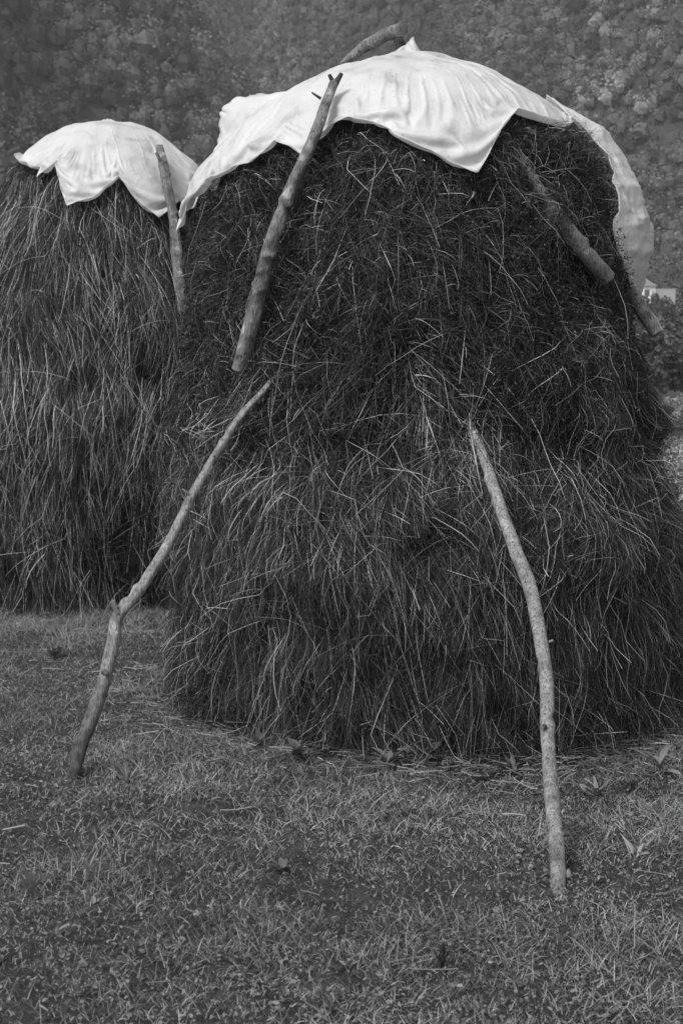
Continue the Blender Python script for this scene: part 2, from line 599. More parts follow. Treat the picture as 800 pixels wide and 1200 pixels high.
def strands(mb, st, n, u_lo, u_hi, length, clump, sigma, wild, width, bright, lift, curl, S=6, tscale=1.0, kink=0.35):
    th = sample_theta(n)
    # area-true sampling along the profile
    uu = np.linspace(u_lo, u_hi, 200)
    w = np.interp(uu, st.u, st.r) + 0.15
    cdf = np.cumsum(w)
    cdf /= cdf[-1]
    u0 = np.interp(rng.random(n), cdf, uu)
    r0 = np.interp(u0, st.u, st.r) + 0.15
    x, y = np.cos(th) * r0, np.sin(th) * r0
    a = clump * vnoise(x * 2.4, y * 2.4, u0 * 2.4, st.seed + 70) * 1.5 + clump * 0.8 * vnoise(x * 7, y * 7, u0 * 7, st.seed + 71)
    a = a + rng.normal(0, sigma, n)
    wl = rng.random(n) < wild
    a = np.where(wl, rng.uniform(-2.2, 2.2, n), a)
    # tufts with bare hollows between them
    keep = rng.random(n) < np.clip(0.68 + 0.9 * vnoise(x * 5.5, y * 5.5, u0 * 4.0, st.seed + 75), 0.12, 1)
    th, u0, r0, x, y, a, wl = [q[keep] for q in (th, u0, r0, x, y, a, wl)]
    n = len(th)
    L = rng.uniform(*length, n) * np.where(wl, 0.7, 1)
    kc = rng.normal(0, curl, n)
    s = np.linspace(0, 1, S)[None]
    ang = a[:, None] + kc[:, None] * (s - .3) * L[:, None] + 0.12 * curl * np.sin(s * 5 + rng.uniform(0, 6, (n, 1))) * L[:, None]
    # broken stems: a sharp bend somewhere along the straw
    kp = rng.integers(1, S - 1, n)[:, None]
    km = (rng.normal(0, 0.75, n) * (rng.random(n) < kink))[:, None]
    ang = ang + km * (np.arange(S)[None] >= kp)
    # straws that start off sideways fall towards the hang direction
    ang = ang * (1 - 0.35 * s)
    ds = L[:, None] / (S - 1)
    U = u0[:, None] + np.concatenate([np.zeros((n, 1)), np.cumsum(np.cos(ang[:, :-1]) * ds, 1)], 1)
    U = np.clip(U, 0.02, st.u[-1])
    rr = np.maximum(np.interp(U, st.u, st.r), 0.12)
    T = th[:, None] + np.concatenate([np.zeros((n, 1)), np.cumsum(np.sin(ang[:, :-1]) * ds / rr[:, :-1], 1)], 1)
    o0 = rng.uniform(-0.045, 0.02, n)
    o1 = rng.normal(0, lift, n)
    o2 = rng.normal(0.3 * lift, lift, n)
    O = o0[:, None] + o1[:, None] * s + o2[:, None] * s * (1 - s) * 2
    O = np.clip(O, -0.06, 0.14)
    under = st.hem(T) + 0.04 > U
    O = np.where(under, np.minimum(O, -0.03), O)
    if st.panel is not None:
        zz = np.interp(U, st.u, st.z)
        tf = R_(1) * np.interp(zz, *st.panel)
        O = np.where((zz > 2.05) & (zz < 3.12) & (T > tf - 0.05) & (T < 1.1), np.minimum(O, -0.02), O)
    P = st.surf(T, U, O)
    P[..., 2] = np.maximum(P[..., 2], 0.012 + 0.02 * rng.random((n, 1)))
    W = rng.uniform(*width, n)[:, None] * np.where(rng.random(n) < 0.04, 1.8, 1.0)[:, None] * (1 - 0.55 * s)
    tone = hay_tone(n, bright, tscale)
    cl = 1 + 0.5 * vnoise(x * 3.3, y * 3.3, u0 * 3.3, st.seed + 90)
    ribbons(mb, P, W, tone * cl, 0, st.normal(th, u0))


def hay_leaves(mb, st, n, u_lo, u_hi, size, tone):
    th = sample_theta(n)
    u = rng.uniform(u_lo, u_hi, n)
    keep = u > st.hem(th) + 0.05
    th, u = th[keep], u[keep]
    n = len(u)
    Cc = st.surf(th, u, rng.uniform(-0.03, 0.05, n))
    a = rng.normal(0, 1, (n, 3))
    a /= np.linalg.norm(a, axis=1, keepdims=True)
    b = np.cross(a, rng.normal(0, 1, (n, 3)))
    b /= np.linalg.norm(b, axis=1, keepdims=True)
    c = np.cross(a, b)
    l = rng.uniform(*size, n)[:, None]
    w = l * rng.uniform(0.25, 0.5, (n, 1))
    q = l * rng.uniform(-0.3, 0.3, (n, 1))
    V = np.stack([Cc - a * l, Cc - b * w + c * q, Cc + a * l, Cc + b * w + c * q], 1)
    i = np.arange(n)[:, None] * 4
    F_ = np.concatenate([i + [[0, 1, 2]], i + [[0, 2, 3]]])
    mb.add(V.reshape(-1, 3), F_, np.repeat(rng.uniform(*tone, n), 4), 0)


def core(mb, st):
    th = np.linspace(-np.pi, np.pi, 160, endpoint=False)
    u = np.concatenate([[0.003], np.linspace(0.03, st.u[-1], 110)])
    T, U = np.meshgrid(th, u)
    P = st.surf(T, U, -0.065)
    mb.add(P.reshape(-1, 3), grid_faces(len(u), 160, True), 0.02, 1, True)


um, ub = main.u_of_z(1.52), main.u_of_z(0.0)
mb = MB()
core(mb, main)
# upper tier: tangled, dark, leafy
strands(mb, main, 100000, 0.25, um + 0.04, (0.03, 0.14), 0.9, 0.95, 0.40, (0.0006, 0.0016), 0.05, 0.04, 5.0, S=5, tscale=1.0, kink=0.5)
strands(mb, main, 30000, 0.25, um, (0.10, 0.32), 0.5, 0.7, 0.25, (0.0006, 0.0015), 0.11, 0.05, 1.4, tscale=1.05, kink=0.6)
strands(mb, main, 7000, um - 0.3, um + 0.02, (0.2, 0.5), 0.4, 0.45, 0.06, (0.0008, 0.0019), 0.2, 0.06, 0.7, tscale=1.1, kink=0.4)
strands(mb, main, 2200, 0.25, um, (0.2, 0.42), 0.3, 0.5, 0.15, (0.0010, 0.0020), 0.3, 0.06, 0.8, tscale=1.15, kink=0.5)
hay_leaves(mb, main, 60000, 0.25, um + 0.1, (0.004, 0.012), (0.01, 0.07))
# lower tier: long stiff straws, mostly hanging, crossing each other
ut = main.u_of_z(1.42)
strands(mb, main, 52000, ut - 0.05, main.u_of_z(0.85), (0.08, 0.40), 0.5, 0.6, 0.14, (0.0005, 0.0014), 0.17, 0.07, 0.8, tscale=1.3, kink=0.4)
strands(mb, main, 48000, ut, ub - 0.42, (0.2, 0.6), 0.30, 0.28, 0.05, (0.0005, 0.0014), 0.13, 0.05, 0.4, tscale=0.92, kink=0.3)  # lower tone puts the shadow at the stack's base into the straw colour
strands(mb, main, 14000, ut, ub - 0.2, (0.12, 0.45), 0.3, 0.55, 0.08, (0.0005, 0.0014), 0.16, 0.07, 0.4, tscale=1.05, kink=0.4)
strands(mb, main, 3000, ut, ub - 0.5, (0.2, 0.5), 0.3, 0.4, 0.08, (0.0010, 0.0019), 0.4, 0.07, 0.4, tscale=1.1, kink=0.4)
strands(mb, main, 26000, ut, ub - 0.05, (0.03, 0.2), 0.8, 0.9, 0.35, (0.0006, 0.0015), 0.08, 0.05, 3.0, S=5, tscale=0.95, kink=0.5)
strands(mb, main, 6000, ub - 0.3, ub + 0.05, (0.15, 0.4), 0.4, 0.5, 0.08, (0.0006, 0.0016), 0.12, 0.10, 1.0, tscale=1.0, kink=0.4)
hay_leaves(mb, main, 20000, um, ub, (0.004, 0.011), (0.02, 0.08))
stack1 = mb.build('haystack', [M['hay'], M['core']])
tag(stack1, 'big dark tangled haystack with two tiers standing in front under the larger sheet', 'haystack', 'haystacks in the meadow')

mb = MB()
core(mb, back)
bu = back.u_of_z(0.0)
strands(mb, back, 68000, 0.45, bu - 0.3, (0.2, 0.7), 0.28, 0.24, 0.05, (0.0008, 0.0020), 0.22, 0.04, 0.5, tscale=1.15)
strands(mb, back, 20000, 0.45, bu - 0.25, (0.08, 0.3), 0.6, 0.5, 0.15, (0.0012, 0.0026), 0.12, 0.035, 3.0, tscale=0.9)
hay_leaves(mb, back, 7000, 0.45, bu, (0.005, 0.013), (0.02, 0.09))
stack2 = mb.build('haystack', [M['hay'], M['core']])
tag(stack2, 'paler smooth-combed haystack standing behind on the left, cut by the picture edge', 'haystack', 'haystacks in the meadow')


# ------------------------------------------------------------------ poles and logs
def catmull(P, n):
    P = np.asarray(P, float)
    Q = np.concatenate([[2 * P[0] - P[1]], P, [2 * P[-1] - P[-2]]])
    m = len(P) - 1
    t = np.linspace(0, m - 1e-6, n)
    i = t.astype(int)
    f = (t - i)[:, None]
    a, b, c, d = Q[i], Q[i + 1], Q[i + 2], Q[i + 3]
    return 0.5 * (2 * b + (c - a) * f + (2 * a - 5 * b + 4 * c - d) * f ** 2 + (3 * b - a - 3 * c + d) * f ** 3)


def tube(mb, path, radii, seed, rings=110, sides=18, bump=0.10, knots=0, tone=1.0, cap_mi=None, groove=0.0):
    P = catmull(path, rings)
    s = np.linspace(0, 1, rings)
    rad = np.interp(s, np.linspace(0, 1, len(radii)), radii)
    T = np.gradient(P, axis=0)
    T /= np.linalg.norm(T, axis=1, keepdims=True)
    up = np.array([0.13, -0.9, 0.31])
    A = np.cross(T, up)
    A /= np.linalg.norm(A, axis=1, keepdims=True)
    B = np.cross(T, A)
    ph = np.linspace(0, 2 * np.pi, sides, endpoint=False)
    L = np.concatenate([[0], np.cumsum(np.linalg.norm(np.diff(P, axis=0), axis=1))])
    cc, ss = np.cos(ph)[None], np.sin(ph)[None]
    rr = rad[:, None] * (1 + bump * fbm(cc * 1.5, ss * 1.5, L[:, None] * 9, seed, 3) + bump * 0.5 * vnoise(L * 3.0, 0.5, 0, seed + 5)[:, None])
    kr = np.random.default_rng(seed)
    for _ in range(knots):
        k0, p0 = kr.uniform(0.05, L[-1] - 0.05), kr.uniform(0, 2 * np.pi)
        dphi = np.abs((ph[None] - p0 + np.pi) % (2 * np.pi) - np.pi)
        rr = rr * (1 + 0.28 * np.exp(-((L[:, None] - k0) / 0.018) ** 2 - (dphi / 0.6) ** 2))
        rr = rr * (1 - 0.22 * np.exp(-((L[:, None] - k0 - 0.03) / 0.02) ** 2 - (dphi / 1.0) ** 2))
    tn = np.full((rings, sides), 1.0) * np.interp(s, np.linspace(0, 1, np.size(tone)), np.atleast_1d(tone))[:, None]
    tone = 0.8
    if groove:
        dphi = np.abs((ph[None] - groove + 0.25 * np.sin(L[:, None] * 5) + np.pi) % (2 * np.pi) - np.pi)
        g = np.exp(-(dphi / 0.3) ** 2)
        rr = rr * (1 - 0.35 * g)
    V = P[:, None] + A[:, None] * (rr * cc)[..., None] + B[:, None] * (rr * ss)[..., None]
    mb.add(V.reshape(-1, 3), grid_faces(rings, sides, True), tn.ravel(), 0, True)
    cm = 0 if cap_mi is None else cap_mi
    for e, sg in ((0, -1), (rings - 1, 1)):
        c = V[e].mean(0) + T[e] * sg * rad[e] * 0.12
        vv = np.concatenate([V[e], [c]])
        k = np.arange(sides)
        f = np.stack([k, (k + 1) % sides, np.full(sides, sides)], -1)
        mb.add(vv, f if sg > 0 else f[:, ::-1], tone, cm, False)
    return P, rad


def stub(parent, p, d, length, r, mat, seed, name='branch_stub'):
    p, d = np.array(p), np.array(d, float)
    d /= np.linalg.norm(d)
    m = MB()
    tube(m, [p, p + d * length * 0.5, p + d * length], [r, r * 0.75, r * 0.6], seed, 12, 10, 0.15, cap_mi=1)
    return m.build(name, [M[mat], M['wood_end']], parent)


def hitpath(st, pts):
    return np.array([st.hit(x, y, o)[0] for x, y, o in pts])


# left leaning pole
base = on_ground(82, 932, -0.03)
top = main.hit(330, 432, -0.03)[0]
px = [(82, 936), (92, 882), (110, 835), (124, 792), (133, 750), (139, 722), (164, 690), (196, 640), (226, 580), (256, 528), (282, 488), (306, 461), (332, 430)]


def leaning(px, Y0, Y1):
    L = np.concatenate([[0], np.cumsum([math.dist(a, b) for a, b in zip(px, px[1:])])])
    return np.array([at(x, y, Y0 + (Y1 - Y0) * l / L[-1]) for (x, y), l in zip(px, L)])


pp = leaning(px, base[1], top[1])
m = MB()
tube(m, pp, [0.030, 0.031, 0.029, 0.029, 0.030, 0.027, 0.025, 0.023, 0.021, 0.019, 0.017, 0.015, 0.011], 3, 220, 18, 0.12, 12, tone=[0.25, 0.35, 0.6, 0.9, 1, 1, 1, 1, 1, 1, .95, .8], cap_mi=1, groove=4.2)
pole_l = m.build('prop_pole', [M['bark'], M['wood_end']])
tag(pole_l, 'crooked pale prop pole with an elbow, leaning from the grass onto the haystack left side', 'pole', 'poles propping the front haystack')
stub(pole_l, pp[5] + [0.0, -0.005, 0.01], (-0.35, -0.2, 1.0), 0.065, 0.018, 'bark', 91)
stub(pole_l, pp[3] + [0.0, -0.015, 0.02], (0.3, -1.0, 0.1), 0.03, 0.016, 'bark_dark', 92)
stub(pole_l, pp[8] + [-0.01, -0.01, 0.0], (-1.0, -0.3, 0.8), 0.045, 0.008, 'bark', 93)

# right leaning pole
base = on_ground(655, 1060, -0.03)
top = main.hit(549, 492, -0.06)[0]
px = [(655, 1066), (652, 1000), (646, 930), (641, 860), (640, 800), (632, 745), (621, 690), (602, 640), (584, 590), (566, 535), (548, 490)]
pp = leaning(px, base[1], top[1])
m = MB()
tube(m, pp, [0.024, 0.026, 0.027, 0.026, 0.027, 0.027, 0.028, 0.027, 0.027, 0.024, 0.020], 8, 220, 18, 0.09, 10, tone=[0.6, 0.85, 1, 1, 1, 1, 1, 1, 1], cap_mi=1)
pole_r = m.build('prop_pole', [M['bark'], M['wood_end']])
tag(pole_r, 'smooth curved pale prop pole standing in the grass and leaning on the haystack right front', 'pole', 'poles propping the front haystack')
stub(pole_r, pp[5] + [0.02, -0.01, -0.03], (1.0, -0.3, 0.5), 0.035, 0.008, 'bark', 94)
stub(pole_r, pp[3] + [-0.012, -0.012, 0.03], (-0.6, -1.0, 0.0), 0.022, 0.011, 'bark_dark', 95)

# log hanging down the front left of the big stack
pp = hitpath(main, [(391, 98, 0.125), (381, 124, 0.125), (369, 158, 0.125), (353, 195, 0.10), (337, 232, 0.07), (322, 272, 0.07), (311, 310, 0.06),
                    (301, 352, 0.06), (292, 390, 0.06), (280, 433, 0.05)])
m = MB()
tube(m, pp, [0.022, 0.024, 0.027, 0.028, 0.031, 0.033, 0.034, 0.035, 0.036, 0.034], 14, 200, 18, 0.12, 11, cap_mi=1)
log_l = m.build('weighting_log', [M['bark_rough'], M['wood_end']])
tag(log_l, 'long bent mottled log hanging over the front edge of the large white sheet', 'log', 'logs weighing down the sheets')
stub(log_l, pp[0] + [0.0, -0.005, 0.0], (-0.5, -0.2, 0.9), 0.045, 0.014, 'bark_dark', 96)
stub(log_l, pp[0] + [0.008, 0.0, 0.0], (0.6, 0.1, 1.0), 0.055, 0.016, 'bark_dark', 97)
stub(log_l, pp[1] + [-0.02, -0.01, 0.03], (-1, -0.3, 0.6), 0.05, 0.007, 'bark_dark', 98)

# log half buried on the right shoulder
pp = hitpath(main, [(588, 150, -0.07), (612, 192, -0.055), (634, 228, -0.035), (655, 258, -0.012), (680, 290, 0.015), (711, 326, 0.035)])
m = MB()
tube(m, pp, [0.020, 0.028, 0.034, 0.039, 0.042, 0.040], 19, 110, 18, 0.12, 4, cap_mi=1, groove=1.0)
o = m.build('weighting_log', [M['bark_rough'], M['wood_end']])
tag(o, 'straight grey log half sunk in the hay on the right shoulder below the sheet', 'log', 'logs weighing down the sheets')

# dark log sticking out on the far right
q0 = main.hit(716, 300, 0.0)[0]
pp = np.array([at(706, 296, 7.0), at(731, 331, 6.98), at(751, 361, 6.95), at(770, 391, 6.92)])
m = MB()
tube(m, pp, [0.036, 0.038, 0.040, 0.038], 23, 80, 16, 0.18, 4, cap_mi=1, groove=4.0)
o = m.build('weighting_log', [M['bark_rough'], M['wood_end']])
tag(o, 'dark weathered log end poking out past the right side below the sheet', 'log', 'logs weighing down the sheets')

# dark log over the crest
pp = np.array([at(402, 76, 7.45), at(424, 57, 7.35), at(449, 43, 7.24), at(473, 33, 7.12)])
m = MB()
tube(m, pp, [0.022, 0.028, 0.034, 0.036], 27, 70, 16, 0.2, 3, cap_mi=1, groove=2.0)
o = m.build('weighting_log', [M['bark_rough'], M['wood_end']])
tag(o, 'dark log lying along the very top of the large sheet, ending at the crest', 'log', 'logs weighing down the sheets')

# centre stake with a rag of sheeting
pp = np.array([at(474, 120, 7.2), at(470, 62, 7.19), at(466, 42, 7.18)])
m = MB()
tube(m, pp, [0.036, 0.03, 0.026], 29, 40, 14, 0.15, 2, cap_mi=1)
m.build('centre_stake', [M['bark_dark'], M['wood_end']], stack1)
m = MB()
th = np.linspace(0, 2 * np.pi, 40, endpoint=False)
hh = np.linspace(0, 1, 14)[:, None]
c = at(474, 60, 7.17)
rr = (0.085 - 0.055 * hh ** 0.7) * (1 + 0.25 * np.sin(th * 5)[None] * (1 - 0.6 * hh)) * (1 + .15 * np.sin(th * 9 + 4 * hh))
V = np.stack([c[0] + rr * np.cos(th) + 0.015 * hh, c[1] + rr * np.sin(th), c[2] - 0.02 + hh * 0.065 + 0.03 * hh * np.cos(th * 1.0 - 0.2)], -1)
m.add(V.reshape(-1, 3), grid_faces(14, 40, True)[:, ::-1], 0.8, 0, True)
o = m.build('gathered_top', M['tarp'], tarp_main)
s = o.modifiers.new('thickness', 'SOLIDIFY')
s.thickness = 0.004

# the right side of the sheet, hanging down and billowing off the hay
m = MB()
NS, NV = 90, 110
sx = np.linspace(0, 1, NS)[None]
vv = np.linspace(0, 1, NV)[:, None]
zb = 2.07 + 0.55 * sx ** 1.3 + 0.012 * vnoise(sx * 12, 0.3, 0, 88)
Z = 3.10 - (3.10 - zb) * vv
tf = np.interp(Z, *main.panel) + 3.0 * fbm(Z * 9, 0.7 + 0 * Z, 0, 89, 3)
T = R_(1) * (tf * (1 - sx) + 58 * sx)
U = main.u_of_z(Z)
bil = np.interp(Z, [2.1, 2.2, 2.35, 2.53, 2.7, 2.9, 3.1], [0.09, 0.13, 0.165, 0.20, 0.175, 0.12, 0.05])
off = 0.03 + (bil - 0.02) * sstep(-0.02, np.interp(Z, [2.5, 2.9], [0.33, 0.16]), sx) * (1 - 0.3 * sx)
off = off + 0.020 * (1 - np.abs(vnoise(T * 5 + Z * 2, Z * 2.2, 0, 85)) * 2.2) + 0.010 * (1 - np.abs(vnoise(T * 11 + Z * 3, Z * 7, 0, 86)) * 2.2) + 0.005 * (1 - np.abs(vnoise(T * 22 - Z * 6, Z * 16, 0, 87)) * 2.2)
V = main.surf(T, U, off, disp=False)
m.add(V.reshape(-1, 3), grid_faces(NV, NS), 0.8, 0, True)
o = m.build('side_drape', M['tarp'], tarp_main)
s = o.modifiers.new('thickness', 'SOLIDIFY')
s.thickness = 0.004

# loose piece of the sheet bulging up at the left rear
inn = catmull([at(250, 212, 7.30), at(272, 184, 7.34), at(300, 150, 7.40), at(336, 108, 7.46)], 60)
outr = catmull([at(246, 190, 7.5), at(257, 160, 7.60), at(266, 122, 7.66), at(306, 110, 7.64)], 60)
tt = np.linspace(0, 1, 34)[:, None, None]
V = inn[None] * (1 - tt) + outr[None] * tt
ii = np.linspace(0, 1, 60)[None]
t2 = tt[..., 0]
bul = np.sin(np.pi * t2 ** 0.8) * 0.035 * np.sin(np.pi * ii) + 0.012 * vnoise(ii * 7 + t2 * 2, t2 * 2, 0, 4) + 0.010 * vnoise(ii * 15, t2 * 3, 0, 5) * t2
V = V + bul[..., None] * np.array([-0.5, -0.5, 0.7])
V[..., 2] += (0.016 * vnoise(ii * 20, 0.5 + 0 * t2, 0, 6) * t2 ** 4)
V[..., 0] += (0.020 * vnoise(ii * 24, 3.5 + 0 * t2, 0, 7) * t2 ** 4)
m = MB()
m.add(V.reshape(-1, 3), grid_faces(34, 60), 0.8, 0, True)
o = m.build('loose_flap', M['tarp'], tarp_main)
s = o.modifiers.new('thickness', 'SOLIDIFY')
s.thickness = 0.004

# log on the rear stack
pp = hitpath(back, [(187, 172, 0.14), (192, 196, 0.15), (196, 218, 0.15), (201, 240, 0.13), (204, 262, 0.11), (207, 300, 0.10), (211, 335, 0.09), (215, 366, 0.07)])
m = MB()
tube(m, pp, [0.030, 0.040, 0.040, 0.036, 0.036, 0.04, 0.042, 0.04], 33, 110, 16, 0.16, 5, cap_mi=1, groove=4.5)
log_b = m.build('weighting_log', [M['bark_rough'], M['wood_end']])
tag(log_b, 'split weathered log hanging down the right side of the left rear haystack', 'log', 'logs weighing down the sheets')
stub(log_b, pp[1] + [0.0, 0.0, 0.0], (-0.5, -0.2, 1.0), 0.12, 0.02, 'bark_rough', 99)

# pale pole upright behind the big stack
pp = np.array([at(757, 640, 8.6) * [1, 1, 0] + [0, 0, -0.02], at(750, 520, 8.58), at(747, 450, 8.56), at(747, 384, 8.54)])
m = MB()
tube(m, pp, [0.024, 0.022, 0.02, 0.018], 37, 80, 14, 0.08, 3, cap_mi=1)
o = m.build('prop_pole', [M['bark'], M['wood_end']])
tag(o, 'thin upright pale pole just behind the big haystack at its right edge', 'pole', 'poles propping the front haystack')


# ------------------------------------------------------------------ ground
def gz(x, y):
    near = 1 - sstep(20, 60, np.hypot(x, y))
    return near * (0.030 * vnoise(x * 0.9, y * 0.9, 0, 5) + 0.014 * vnoise(x * 3, y * 3, 0, 6)) * sstep(2.0, 3.0, y + 0 * x)


def axis(lo, hi, n, dense):
    t = np.linspace(-1, 1, n)
    v = np.sinh(t * dense) / np.sinh(dense)
    return np.where(v < 0, -v * lo, v * hi)


xs = axis(-420, 420, 240, 6.2)
ys = 6 + axis(-40, 180, 240, 4.8)
X, Y = np.meshgrid(xs, ys)
m = MB()
m.add(np.stack([X, Y, gz(X, Y)], -1).reshape(-1, 3), grid_faces(240, 240)[:, ::-1], 0.1, 0, True)
o = m.build('ground', M['soil'])
tag(o, kind='structure')


def hill_z(x, y):
    d = y - 110
    h = 0.16 * np.clip(d, 0, 150) + 0.60 * np.clip(d - 150, 0, 900)
    # spurs and gullies
    k = sstep(0, 160, d)
    ridge = 60 * fbm(x / 85.0, y / 170.0, 0, 21, 3) + 50 * np.sin((x + 0.30 * y) / 36.0 + 1.4) * sstep(60, 260, d)
    h = h + k * ridge * np.clip(d / 300.0, 0, 1.0)
    # dark wooded spur low on the left
    h = h + 50 * np.exp(-((x + 92) / 24.0) ** 2 - ((y - 300) / 70.0) ** 2)
    return h - 0.4


xs = np.linspace(-420, 420, 150)
ys = np.linspace(100, 900, 160)
X, Y = np.meshgrid(xs, ys)
m = MB()
m.add(np.stack([X, Y, hill_z(X, Y)], -1).reshape(-1, 3), grid_faces(160, 150)[:, ::-1], 0.1, 0, True)
o = m.build('hill', M['hill'])
tag(o, kind='structure')


# forest
def leaf_quads(mb, Cc, size, tone, nrm=None, g=rng, jit=0.8):
    n = len(Cc)
    nn = g.normal(0, 1, (n, 3)) * jit + (nrm if nrm is not None else 0)
    nn /= np.linalg.norm(nn, axis=1, keepdims=True) + 1e-9
    a = np.cross(nn, g.normal(0, 1, (n, 3)))
    a /= np.linalg.norm(a, axis=1, keepdims=True) + 1e-9
    b = np.cross(nn, a)
    s = np.asarray(size)[:, None]
    w = s * g.uniform(0.55, 0.9, (n, 1))
    k = nn * s * g.uniform(0.1, 0.4, (n, 1))
    V = np.stack([Cc - a * s - k, Cc - b * w, Cc + a * s - k * 0.5, Cc + b * w], 1)
    i = np.arange(n)[:, None] * 4
    mb.add(V.reshape(-1, 3), i + [[0, 1, 2, 3]], np.repeat(tone, 4), 0)


def forest():
    g = np.random.default_rng(5)
    n = 29000
    y = np.sqrt(g.uniform(195 ** 2, 720 ** 2, n))
    x = (g.random(n) * 2 - 1) * (0.32 * y + 16)
    keep = ~((x > 0.205 * y - 8) & (x < 0.262 * y + 10) & (y < 256))
    x, y = x[keep], y[keep]
    z = hill_z(x, y)
    # leave out the trees that stand behind a crest
    fr = np.linspace(0.25, 0.97, 40)[None]
    el = (hill_z(x[:, None] * fr, y[:, None] * fr) - CAM_H) / (y[:, None] * fr)
    keep = (z + 14 - CAM_H) / y > el.max(1)
    x, y, z = x[keep], y[keep], z[keep]
    n = len(x)
    rad = g.uniform(1.3, 3.9, n) * (1 + 0.25 * vnoise(x / 20, y / 20, 0, 3))
    K = 60
    d = g.normal(0, 1, (n, K, 3))
    d /= np.linalg.norm(d, axis=2, keepdims=True)
    d[..., 2] = np.abs(d[..., 2]) * 1.15 - 0.25
    ctr = np.stack([x, y, z + rad * 0.9], -1)

    def lump(dd):
        k = np.arange(n)[:, None] * 7.3
        return 1 + 0.38 * vnoise(dd[..., 0] * 2 + k, dd[..., 1] * 2, dd[..., 2] * 2, 8) + 0.16 * vnoise(dd[..., 0] * 5 + k, dd[..., 1] * 5, dd[..., 2] * 5, 9)
    P = ctr[:, None] + d * (rad[:, None] * lump(d) * g.uniform(0.74, 1.08, (n, K)))[..., None] * [1, 1, 1.15]
    spur = np.exp(-((x + 92) / 28.0) ** 2 - ((y - 290) / 75.0) ** 2)
    tone = 0.085 * (1 + 0.85 * fbm((x + 0.35 * y) / 34, (y - 0.3 * x) / 90, 0, 12, 2)) * g.uniform(0.5, 1.5, n)  # diagonal bands in the leaf colour stand in for shaded folds of the hill
    pale = vnoise(x / 26, y / 40, 0, 14) + 0.6 * g.random(n)
    tone = np.where(pale > 0.95, tone * 1.7, tone)
    scar = np.exp(-((x - 0.184 * y - 6 * np.sin(y / 23.0)) / 12.0) ** 2) * (y > 330) * (g.random(n) < 0.6) + np.exp(-((x + 0.222 * y) / 14.0) ** 2) * (y > 360) * (g.random(n) < 0.5)
    tone = tone * (1 + 1.5 * np.clip(scar, 0, 1))
    tone = tone * (1 - 0.68 * np.clip(spur * 1.6, 0, 1))
    tt = np.repeat(tone, K) * g.uniform(0.75, 1.25, n * K)
    mb = MB()
    # leafy body of every crown: an uneven mass under the outer sprays
    na, nb = 6, 4
    A_, B_ = np.meshgrid(np.linspace(0, 2 * np.pi, na, endpoint=False), np.linspace(0.02, 2.3, nb))
    bd = np.stack([np.cos(A_) * np.sin(B_), np.sin(A_) * np.sin(B_), np.cos(B_)], -1).reshape(1, -1, 3)
    bd = np.repeat(bd, n, 0)
    bv = ctr[:, None] + bd * (rad[:, None] * lump(bd) * 0.55)[..., None] * [1, 1, 1.15]
    ff = grid_faces(nb, na, True)
    mb.add(bv.reshape(-1, 3), (np.arange(n)[:, None, None] * na * nb + ff[None]).reshape(-1, 4), np.repeat(tone, na * nb) * g.uniform(0.6, 0.9, n * na * nb), 0)
    leaf_quads(mb, P.reshape(-1, 3), np.repeat(rad, K) * g.uniform(0.055, 0.145, n * K), tt, d.reshape(-1, 3), g, 0.5)
    o = mb.build('forest', M['forest'])
    tag(o, 'dense grey broadleaf forest covering the hillside behind the haystacks', 'forest', kind='stuff')


forest()


def plant(name, label, cat, group, x, y, z, height, rad, n, tone, leaf, seed, trunk_r, low=0.25):
    g = np.random.default_rng(seed)
    root = empty(name, (x, y, z))
    tag(root, label, cat, group)
    m = MB()
    if trunk_r:
        tube(m, [(0, 0, -0.1), (0.05 * height * g.normal(0, .4), 0, height * 0.3), (0.03 * height, 0.02 * height, height * 0.75)],
             [trunk_r, trunk_r * 0.75, trunk_r * 0.3], seed, 24, 8, 0.1)
        for k in range(7):
            a = g.uniform(0, 6.28)
            h0 = height * g.uniform(0.25, 0.55)
            p1 = np.array([math.cos(a) * rad * 0.6, math.sin(a) * rad * 0.6, h0 + height * 0.22])
            tube(m, [(0.01 * height, 0, h0), p1 * [0.5, 0.5, 1] + [0, 0, -height * 0.08], p1], [trunk_r * 0.45, trunk_r * 0.3, trunk_r * 0.12], seed + k, 10, 6, 0.1)
        m.build('trunk', M['trunk'], root)
    # clumps in the crown
    nc = max(10, n // 110)
    cc = g.normal(0, 1, (nc, 3))
    cc /= np.linalg.norm(cc, axis=1, keepdims=True)
    cc *= g.uniform(0.35, 0.95, (nc, 1))
    hc = height * (1 + low) / 2
    hh = height * (1 - low) / 2
    cc = cc * [rad * 0.8, rad * 0.8, hh * 0.85] + [0, 0, hc]
    ci = g.integers(0, nc, n)
    d = g.normal(0, 1, (n, 3))
    d /= np.linalg.norm(d, axis=1, keepdims=True)
    P = cc[ci] + d * g.uniform(0.5, 1.0, (n, 1)) ** 0.5 * rad * 0.34
    P[:, 2] = np.maximum(P[:, 2], 0.03)
    m = MB()
    leaf_quads(m, P, leaf * g.uniform(0.6, 1.3, n), tone * g.uniform(0.6, 1.5, n) * (1 + .25 * g.normal(0, 1, nc))[ci].clip(.5, 1.6), d, g, 0.7)
    m.build('crown' if trunk_r else 'foliage', M['forest'], root)
    return root


